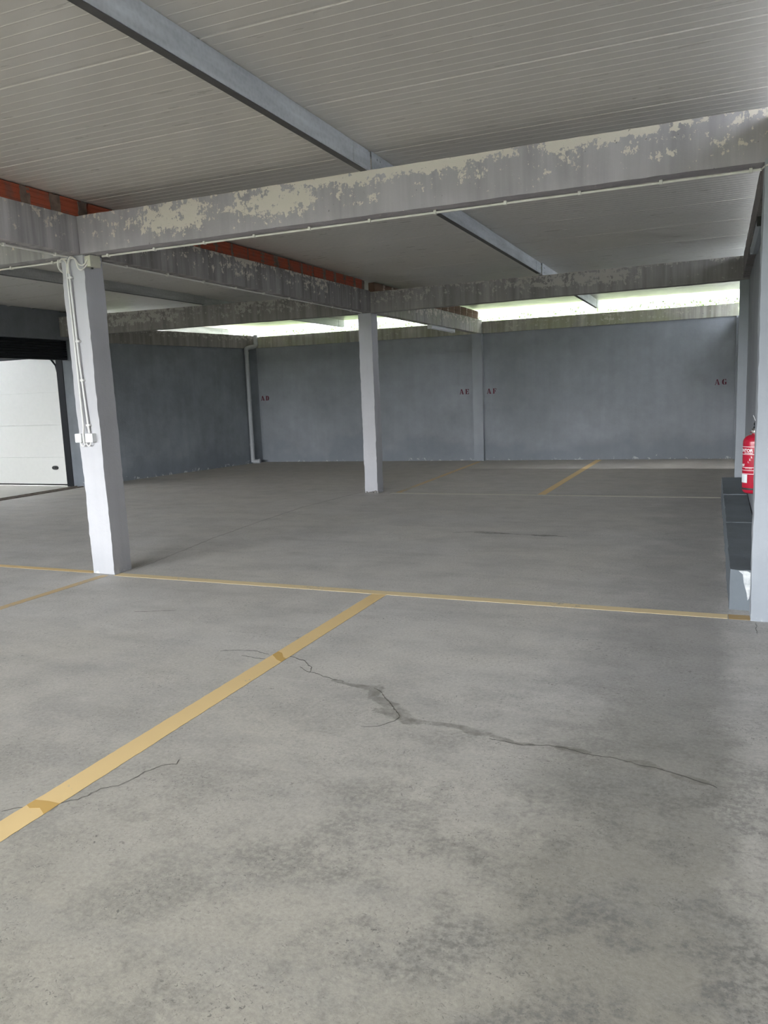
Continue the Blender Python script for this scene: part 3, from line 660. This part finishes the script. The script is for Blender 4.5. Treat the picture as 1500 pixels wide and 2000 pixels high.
# two vertical tubes on the nearest column
xa_, xb_ = -5.428, -5.404
o = thing('cable_conduit', (xa_, 5.70, 2.78), 'left of the twin white tubes down the nearest column, looping under the switches', 'conduit', None)
MB().tube([(xa_ - .006, yf(2.78) - .020, 2.78), (xa_, yf(2.0) - .020, 2.0), (xa_ + .010, yf(1.4) - .030, 1.40), (xa_ + .020, yf(1.3) - .055, 1.33), (xa_ + .022, yf(1.3) - .055, 1.255)], .009, 10).build('tube', M['white_tube'], o, smooth=True)
o = thing('cable_conduit', (xb_, 5.70, 2.78), 'right of the twin white tubes down the nearest column, entering the right switch box', 'conduit', None)
MB().tube([(xb_ - .002, yf(2.78) - .020, 2.78), (xb_ + .008, yf(2.0) - .020, 2.0), (xb_ + .040, yf(1.4) - .020, 1.345)], .010, 10).build('tube', M['white_tube'], o, smooth=True)
for z_, x_ in ((2.74, xb_ + .012), (2.18, xb_ + .02), (1.83, xb_ + .026), (1.42, xb_ + .042)):
    MB().rbox(x_ - .030, x_ + .014, yf(z_) - .030, yf(z_) + .002, z_ - .010, z_ + .010, .003).build('clip', M['white_tube'], o)

# switch boxes
def sbox(x0, x1, label):
    y1 = yf(1.3); o = thing('switch_box', ((x0 + x1) / 2, y1, 1.26), label, 'switch')
    MB().rbox(x0, x1, y1 - .055, y1 + .003, 1.262, 1.344, .006).build('housing', M['white_box'], o)
    MB().rbox(x0 + .010, x1 - .010, y1 - .060, y1 - .052, 1.274, 1.332, .003).build('rocker', M['white_box'], o)
    return o
sbox(-5.515, -5.440, 'left white switch box on the nearest column, poking past its edge')
sbox(-5.390, -5.305, 'right white switch box on the nearest column')
lp_ = thing('cable_loop', (-5.42, 5.68, 1.25), 'short white cable loops under the two switch boxes', 'cable')
yq = yf(1.3) - .035
for a, b in ((-5.470, -5.412), (-5.402, -5.345)):
    MB().tube(curve([(a, yq, 1.268), (a + .008, yq, 1.245), ((a + b) / 2, yq, 1.228), (b - .008, yq, 1.240), (b, yq, 1.262)]), .0065, 8).build('cable', M['white_tube'], lp_, smooth=True)

# junction box on the right face of the nearest column, with loops
xf = -5.255
jb = thing('junction_box', (xf, 5.80, 2.83), 'cream junction box at the top of the nearest column under the beams', 'box')
MB().rbox(xf - .002, xf + .062, 5.715, 5.835, 2.825, 2.922, .006).build('housing', M['box_pvc'], jb)
MB().rbox(xf + .058, xf + .070, 5.711, 5.839, 2.822, 2.925, .003).build('lid', M['box_pvc'], jb)
MB().tube([(xf + .028, 5.775, 2.827), (xf + .028, 5.775, 2.812)], .010, 10).build('gland', M['rubber'], jb)
def loop(pts, label, r=.0065):
    o = thing('loop_cable', pts[0], label, 'cable'); MB().tube(curve(pts), r, 8).build('cable', M['white_pvc'], o, smooth=True)
yt = yf(2.85) - .014
loop([(xb_, yf(2.78) - .020, 2.775), (xb_ - .006, yt, 2.86), (xb_ + .02, yt, 2.905), (xb_ + .07, yt, 2.90), (xb_ + .105, yt - .004, 2.855), (-5.262, 5.685, 2.835), (xf + .018, 5.70, 2.85), (xf + .03, 5.718, 2.885)], 'upper white cable arching from the twin tubes into the junction box')
loop([(xb_ + .002, yf(2.78) - .034, 2.775), (xb_, yt - .012, 2.87), (xb_ + .035, yt - .012, 2.918), (xb_ + .085, yt - .012, 2.89), (xb_ + .110, yt - .014, 2.82), (-5.262, 5.665, 2.795), (xf + .014, 5.68, 2.805), (xf + .03, 5.716, 2.845)], 'lower white cable arching from the twin tubes and dipping into the junction box')
loop([(xa_ - .006, yf(2.78) - .020, 2.775), (xa_ - .004, yt, 2.86), (xa_ - .03, yt, 2.900), (xa_ - .07, yt, 2.905), (-5.515, 5.665, 2.895), (-5.538, 5.69, 2.84), (-5.53, 5.73, 2.80)], 'white cable curling from the twin tubes round the left side of the nearest column')
loop([(-5.40, 5.655, 2.90), (-5.46, 5.655, 2.905), (-5.52, 5.68, 2.88), (-5.545, 5.72, 2.83), (-5.53, 5.76, 2.81)], 'second white cable curling at the top left of the nearest column', .006)
loop([(xf + .035, 5.837, 2.90), (xf + .040, 5.865, 2.895), (xf + .040, 5.875, 2.870), (xf + .036, 5.837, 2.855)], 'small white cable loop behind the junction box', .005)
loop([(.21, 5.795, 2.914), (.235, 5.66, 2.905), (.262, 5.655, 2.898), (.275, 5.655, 2.85), (.275, 5.656, 2.80)], 'short white cable at the top of the right-hand column', .005)

# ================================================================== BATTEN LIGHTS
def batten(x_, y0, y1, z_, label, mat):
    o = thing('batten_light', (x_, (y0 + y1) / 2, z_), label, 'light')
    V = []; F = []; pr = [(-.035, .0), (-.045, -.02), (-.040, -.055), (-.02, -.075), (.02, -.075), (.040, -.055), (.045, -.02), (.035, 0)]
    n = len(pr); b = MB(); b.add([(x_ + a, y0 + .03, z_ + c_) for a, c_ in pr] + [(x_ + a, y1 - .03, z_ + c_) for a, c_ in pr], [(i, (i + 1) % n, (i + 1) % n + n, i + n) for i in range(n)] + [tuple(range(n))[::-1], tuple(range(n, 2 * n))])
    b.build('diffuser', M[mat], o)
    for a, c_ in ((y0, y0 + .03), (y1 - .03, y1)): MB().rbox(x_ - .047, x_ + .047, a, c_, z_ - .078, z_, .006).build('end_cap', M['rubber' if mat == 'lamp_grey' and a == y0 else mat], o)
    return o
batten(.300, 7.55, 9.20, 2.945, 'grey batten light under the beam on the right wall', 'lamp_grey')
batten(-5.12, 14.55, 16.0, 2.878, 'thin white batten light under the far lengthwise beam', 'lamp_white')

# ================================================================== DRAIN PIPE
dp = thing('drain_pipe', (-10.62, 17.05, 0), 'grey plastic drain pipe in the far left corner, bent at top and foot', 'pipe')
px_, py_ = wall_xl(16.95) + .075, 16.95
MB().tube(curve([(px_, py_, 2.76), (px_, py_, 2.0), (px_, py_, 1.0), (px_, py_, .12), (px_ + .01, py_ + .005, .06), (px_ + .06, py_ + .03, .05), (px_ + .14, py_ + .06, .05)], 6), .052, 16).build('downpipe', M['drain_pvc'], dp, smooth=True)
MB().tube(curve([(px_, py_, 2.74), (px_, py_, 2.82), (px_ + .04, py_ + .08, 2.86), (px_ + .10, py_ + .18, 2.88), (px_ + .13, py_ + .24, 2.93), (px_ + .13, py_ + .24, 3.0), (px_ + .13, py_ + .24, 3.16)], 6), .052, 16).build('swan_neck', M['drain_pvc'], dp, smooth=True)
for z_ in (2.70, 1.55, .45): MB().tube([(px_, py_, z_), (px_, py_, z_ + .05)], .060, 16).build('socket', M['drain_pvc'], dp, smooth=True)
MB().tube([(px_ + .13, py_ + .06, .05), (px_ + .165, py_ + .07, .05)], .060, 16).build('outlet_collar', M['drain_pvc'], dp, smooth=True)

# ================================================================== GARAGE DOOR IN THE LOBBY
gd = thing('garage_door', (-13.3, 12.15, .05), 'white sectional garage door seen past the nearest column, far left', 'door')
zz = [.045, .59, 1.24, 1.89, 2.565]
for i in range(4):
    x0, x1 = -14.68, -12.035
    o = MB(); zb_, zt_ = zz[i] + (.003 if i else 0), zz[i + 1] - .003
    if i < 3: o.rbox(x0, x1, 12.12, 12.16, zb_, zt_, .004)
    else:
        # top section with rounded corner
        pr = [(x0, zb_), (x1, zb_), (x1, zt_ - .30), (x1 - .012, zt_ - .17), (x1 - .05, zt_ - .06), (x1 - .11, zt_), (x0, zt_)]; n = len(pr)
        o.add([(a, 12.12, b) for a, b in pr] + [(a, 12.16, b) for a, b in pr], [tuple(range(n)), tuple(range(2 * n - 1, n - 1, -1))] + [(i_, i_ + n, (i_ + 1) % n + n, (i_ + 1) % n) for i_ in range(n)])
    o.build('panel', M['door_white'], gd)
MB().box(-14.68, -12.035, 12.14, 12.158, .04, 2.3).build('backing_sheet', M['door_white'], gd)
MB().box(-14.68, -12.035, 12.125, 12.155, .012, .045).build('rubber_seal', M['rubber'], gd)
h = MB(); n = 20; pts = [(-12.38 + .085 * math.copysign(abs(math.cos(a)) ** .8, math.cos(a)), .375 + .042 * math.copysign(abs(math.sin(a)) ** .8, math.sin(a))) for a in [2 * math.pi * k / n for k in range(n)]]
h.add([(a, 12.121, b) for a, b in pts] + [(-12.38 + (a + 12.38) * .85, 12.100, .375 + (b - .375) * .85) for a, b in pts], [(i, (i + 1) % n, (i + 1) % n + n, i + n) for i in range(n)] + [tuple(range(n, 2 * n))])
h.build('handle', M['rubber'], gd)
MB().box(-12.33, -12.36, 12.096, 12.10, .365, .40).build('handle_grip', M['black'], gd)
df = thing('door_frame', (-12, 12.1, 0), 'black steel frame and shutter housing around the white garage door', 'frame')
MB().rbox(-12.03, -11.862, 12.04, 12.24, 0.0, 2.90, .006).build('jamb', M['black'], df)
MB().tube([(-12.045, 12.10, .05), (-12.045, 12.10, 2.2), (-12.06, 12.07, 2.4), (-12.12, 12.02, 2.52), (-12.20, 11.9, 2.57)], .018, 8).build('track', M['black'], df)
MB().rbox(-14.7, -12.03, 12.17, 12.24, 2.50, 2.94, .006).build('head_rail', M['black'], df)
hb = thing('shutter_housing', (-11.72, 9.8, 2.5), 'black slatted shutter hanging under the wall above the wide left opening', 'shutter')
zs_ = 2.855
for k in range(8):
    MB().rbox(-11.80, -11.70 + .0, 7.62, 12.03, zs_ - .046, zs_ - .004, .006).build('slat', M['black'], hb); zs_ -= .046
# worn pale scraps of print on the shutter edge
MB().box(-11.70, -11.698, 9.90, 10.33, 2.505, 2.525).build('scuff_mark', M['lamp_grey'], hb)

th_ = thing('threshold_channel', (-11.7, 9.9, 0), 'rusty steel floor channel across the wide left opening', 'channel')
MB().rbox(-11.66, -11.61, 7.6, 12.04, -.001, .020, .003).build('outer_rail', M['threshold'], th_)
MB().rbox(-11.80, -11.77, 7.6, 12.04, .002, .024, .003).build('inner_rail', M['threshold'], th_)

# ================================================================== FLOOR LINES
def line(name_label, pts, wd, mat, z=.0016):
    """painted stripe with slightly ragged edges, raised by the paint's thickness"""
    r = random.Random(len(name_label)); (xa, ya), (xb, yb) = pts; L = math.hypot(xb - xa, yb - ya); n = max(2, int(L / .03)); dx, dy = (xb - xa) / L, (yb - ya) / L
    V = []; F = []
    for i in range(n + 1):
        s = L * i / n; e1 = wd / 2 + r.uniform(-.0016, .0016); e2 = wd / 2 + r.uniform(-.0016, .0016)
        px, py = xa + dx * s, ya + dy * s
        V += [(px - dy * e1, py + dx * e1, 0.0003), (px - dy * e1, py + dx * e1, z), (px + dy * e2, py - dx * e2, z), (px + dy * e2, py - dx * e2, .0003)]
    for i in range(n):
        a = 4 * i; F += [(a, a + 1, a + 5, a + 4), (a + 1, a + 2, a + 6, a + 5), (a + 2, a + 3, a + 7, a + 6)]
    F = [f[::-1] for f in F]
    org = (xa, ya, 0); o = link('parking_line', mesh('parking_line', sub(V, org), F, M[mat]), None, org)
    return tag(o, name_label, 'floor line')
YS = line('broad yellow stripe slanting from the lower left to the middle of the floor', ((-2.50, -.2), (-2.50, 5.79)), .125, 'yellow')
def repaint(o, p):
    V = [(a, b, .0021) for a, b in p] + [(a, b, .0002) for a, b in p]; n = len(p)
    tag(link('darker_patch', mesh('darker_patch', sub(V, o.location), [tuple(range(n))] + [(i, i + n, (i + 1) % n + n, (i + 1) % n)[::-1] for i in range(n)], M['yellow_dark']), o), 'darker ochre patch on the stripe')
repaint(YS, [(-2.561, 4.12), (-2.561, 4.19), (-2.52, 4.17), (-2.47, 4.10), (-2.439, 4.08), (-2.439, 4.02), (-2.49, 4.05), (-2.53, 4.09)])
repaint(YS, [(-2.561, 2.18), (-2.561, 2.225), (-2.50, 2.235), (-2.439, 2.235), (-2.439, 2.15), (-2.49, 2.18), (-2.53, 2.165)])
line('long pale yellow cross stripe from the nearest column to the right-hand column', ((-5.24, 5.76), (.085, 5.735)), .105, 'yellow_pale', .0020)
line('short brownish stretch of stripe at the foot of the right-hand column', ((.09, 5.735), (.225, 5.74)), .115, 'yellow_brown')
line('yellow cross stripe left of the nearest column', ((-11.55, 5.80), (-5.53, 5.79)), .085, 'yellow')
line('thin yellow stripe running towards the camera from the nearest column, left side', ((-5.36, -.2), (-5.335, 5.70)), .085, 'yellow_worn')
line('thin whitish cross stripe from the middle column to the far ledge', ((-4.9, 11.81), (.045, 11.83)), .10, 'white_worn')
line('yellow stripe running to the back wall under the space right of the pilaster', ((-2.46, 11.86), (-2.40, 17.70)), .12, 'yellow')
line('faded yellow stripe running from the middle column to the pilaster', ((-4.80, 11.86), (-5.00, 17.30)), .10, 'yellow_worn')

# ================================================================== STENCILLED LETTERS
A_ = [[(0, 0), (.20, 0), (.20, .10), (.16, .10), (.42, .86), (.34, 1.0), (.08, .10), (0, .10)], [(.38, 1.0), (.56, 1.0), (.88, .10), (.95, .10), (.95, 0), (.56, 0), (.56, .10), (.62, .10), (.54, .32), (.42, .80)], [(.25, .26), (.50, .26), (.47, .34), (.28, .34)]]
D_ = [[(0, 0), (.34, 0), (.34, 1), (0, 1), (0, .92), (.07, .92), (.07, .08), (0, .08)], [(.42, 0), (.62, .03), (.80, .18), (.88, .5), (.80, .82), (.62, .97), (.42, 1), (.42, .92), (.54, .86), (.62, .5), (.54, .14), (.42, .08)]]
E_ = [[(0, 0), (.34, 0), (.34, 1), (0, 1), (0, .92), (.07, .92), (.07, .08), (0, .08)], [(.40, 0), (.80, 0), (.84, .30), (.78, .30), (.66, .09), (.40, .09)], [(.40, 1), (.80, 1), (.82, .72), (.76, .72), (.66, .91), (.40, .91)], [(.40, .46), (.52, .46), (.60, .34), (.64, .34), (.64, .70), (.60, .70), (.52, .55), (.40, .55)]]
F_ = [E_[0]] + E_[2:]
G_ = [[(.40, 0), (.40, .09), (.32, .5), (.40, .91), (.40, 1), (.22, .96), (.05, .78), (0, .5), (.05, .22), (.22, .04)], [(.48, 1), (.62, .96), (.74, 1), (.80, 1), (.80, .68), (.74, .68), (.64, .86), (.48, .92)], [(.48, 0), (.62, .04), (.86, .04), (.86, .42), (.94, .42), (.94, .50), (.52, .50), (.52, .42), (.60, .42), (.60, .12), (.48, .09)]]
def stencil(x_, zc_, letters, label, s=.115):
    yw = wall_y(x_) - .012
    o = thing('stencilled_letters', (x_, yw, zc_ - s / 2), label, 'lettering'); w_ = .85; gap = .32
    for k, Lt in enumerate(letters):
        V = []; F = []
        for P in Lt:
            n = len(P); k0 = len(V)
            for yy in (-.0015, .012):
                for a, b in P:
                    xx = (a * w_ + (k - 1) * (w_ + gap) + gap / 2) * s; V.append((xx, xx * .045 + yy, b * s))
            F += [tuple(range(k0, k0 + n)), tuple(range(k0 + 2 * n - 1, k0 + n - 1, -1))] + [(k0 + i, k0 + i + n, k0 + (i + 1) % n + n, k0 + (i + 1) % n) for i in range(n)]
        link('letter', mesh('letter', V, F, M['stencil']), o)
stencil(-10.57, 1.61, (A_, D_), 'dark red stencilled letters AD on the back wall beside the drain pipe')
stencil(-5.40, 1.585, (A_, E_), 'dark red stencilled letters AE on the back wall left of the pilaster')
stencil(-4.76, 1.575, (A_, F_), 'dark red stencilled letters AF on the back wall right of the pilaster')
stencil(.02, 1.585, (A_, G_), 'dark red stencilled letters AG at the right end of the back wall')

# ================================================================== FIRE EXTINGUISHER
ex, ey = .246, 6.42; r0 = .0795
fe = thing('fire_extinguisher', (ex, ey, .76), 'red fire extinguisher with white print hanging behind the right-hand column', 'extinguisher')
prof = [(.035, .768), (.060, .772), (.072, .782), (r0, .800), (r0, 1.145)]
for k in range(1, 9):
    a = k / 8 * math.pi / 2; prof.append((.024 + (r0 - .024) * math.cos(a), 1.145 + .058 * math.sin(a)))
prof += [(.020, 1.206), (.020, 1.214)]
body = MB().lathe(prof, ex, ey, 40).build('cylinder', M['red'], fe, smooth=True)
MB().lathe([(r0 + .0012, .800), (r0 + .0022, .802), (r0 + .0022, .812), (r0 + .0012, .814)], ex, ey, 40).build('black_band', M['rubber'], fe, smooth=True)
MB().lathe([(.022, 1.212), (.024, 1.216), (.024, 1.232), (.018, 1.238), (.016, 1.252)], ex, ey, 16).build('valve', M['chrome'], fe, smooth=True)
MB().tube([(ex - .018, ey - .004, 1.226), (ex - .030, ey - .004, 1.227), (ex - .034, ey - .004, 1.227)], [.007, .007, .010], 10).build('safety_valve', M['chrome'], fe, smooth=True)
MB().rbox(ex - .012, ex + .030, ey - .016, ey + .016, 1.245, 1.262, .004).build('lower_lever', M['black'], fe)
MB().rbox(ex - .010, ex + .040, ey - .014, ey + .014, 1.270, 1.290, .005).build('upper_lever', M['black'], fe)
MB().rbox(ex - .004, ex + .022, ey - .018, ey + .014, 1.244, 1.300, .004).build('lever_hinge', M['black'], fe)
MB().tube([(ex - .022, ey, 1.243), (ex - .010, ey, 1.243)], .0025, 6).build('pin', M['black'], fe)
MB().tube(curve([(ex + .008, ey - .01, 1.285), (ex - .004, ey - .014, 1.315), (ex - .016, ey - .014, 1.345)]), .0016, 6).build('seal_tail', M['print_white'], fe)
MB().tube(curve([(ex + .02, ey, 1.236), (ex + .06, ey + .0, 1.23), (ex + .078, ey - .012, 1.15), (ex + .076, ey - .05, 1.0), (ex + .07, ey - .055, .86)]), .009, 8).build('hose', M['rubber'], fe, smooth=True)
MB().rbox(ex - .015, .334, ey + .070, ey + .10, 1.10, 1.16, .003).build('wall_bracket', M['rubber'], fe)

def cyl(phi, z_, dr=.0008):      # phi = 0 faces -Y, negative towards -X
    return (ex + (r0 + dr) * math.sin(phi), ey - (r0 + dr) * math.cos(phi), z_)
def strip(b, p0, p1, z0, z1):
    n = max(1, int(abs(p1 - p0) / .08)); k = len(b.v)
    for i in range(n + 1):
        p = p0 + (p1 - p0) * i / n; b.v += [cyl(p, z0), cyl(p, z1)]
    b.f += [(k + 2 * i, k + 2 * i + 2, k + 2 * i + 3, k + 2 * i + 1) for i in range(n)]
lb = MB(); LW = .0032
for z_ in (1.117, 1.062): strip(lb, -2.6, -.02, z_ - LW / 2, z_ + LW / 2)
strip(lb, -.05, 1.1, 1.117 - LW / 2, 1.117 + LW / 2)
for z_ in (.966, .944): strip(lb, -2.6, -.02, z_ - LW / 2, z_ + LW / 2)
strip(lb, -2.6, 1.1, .918 - LW / 2, .918 + LW / 2)
strip(lb, -.045, -.005, .918, 1.117); strip(lb, 1.06, 1.1, .918, 1.117)
lb.build('printed_frame', M['print_white'], fe)
st_ = MB(); strip(st_, -1.5, -.62, .852, .914); st_.build('sticker', M['sticker'], fe)

def wrap_text(txt, size, phi0, z0, bold=0.0, vertical=False, align='LEFT'):
    cu = bpy.data.curves.new('text', 'FONT'); cu.body = txt; cu.size = size; cu.align_x = align; cu.offset = bold; cu.resolution_u = 3
    o = bpy.data.objects.new('text', cu); C.objects.link(o); bpy.context.view_layer.update()
    dg = bpy.context.evaluated_depsgraph_get(); me = bpy.data.meshes.new_from_object(o.evaluated_get(dg))
    bpy.data.objects.remove(o); me.name = 'print'
    for v in me.vertices:
        a, b = (v.co.x, v.co.y) if not vertical else (-v.co.y, v.co.x)
        p = cyl(phi0 + a / r0, z0 + b, .0012); v.co = Vector(p) - fe.location
    me.materials.clear(); me.materials.append(M['print_white']); return link('print', me, fe)
wrap_text('EXTINTOR', .031, -.17, 1.080, .0009, align='RIGHT')
wrap_text('DE INCENDIO', .010, -.17, 1.068, .0003, align='RIGHT')
wrap_text('ABF', .024, -.93, .974, .0006, align='RIGHT')
for i, s_ in enumerate(('1.', '2.', '3.')): wrap_text(s_, .018, -.62 + i * .14, 1.000 + i * .018, .0004)
for k in range(3): wrap_text('AGUA CON ADITIVO', .0055, -.20, .958 - k * .006 + .002, align='RIGHT') if k < 2 else None
for k in range(3): wrap_text('PRESION DE PRUEBA', .0065, .14 + k * .10, .935, vertical=True)
for k in range(4): wrap_text('TEMPERATURA', .0065, .12 + k * .10, 1.025, vertical=True)
wrap_text('CE', .010, .10, .925, .0003)
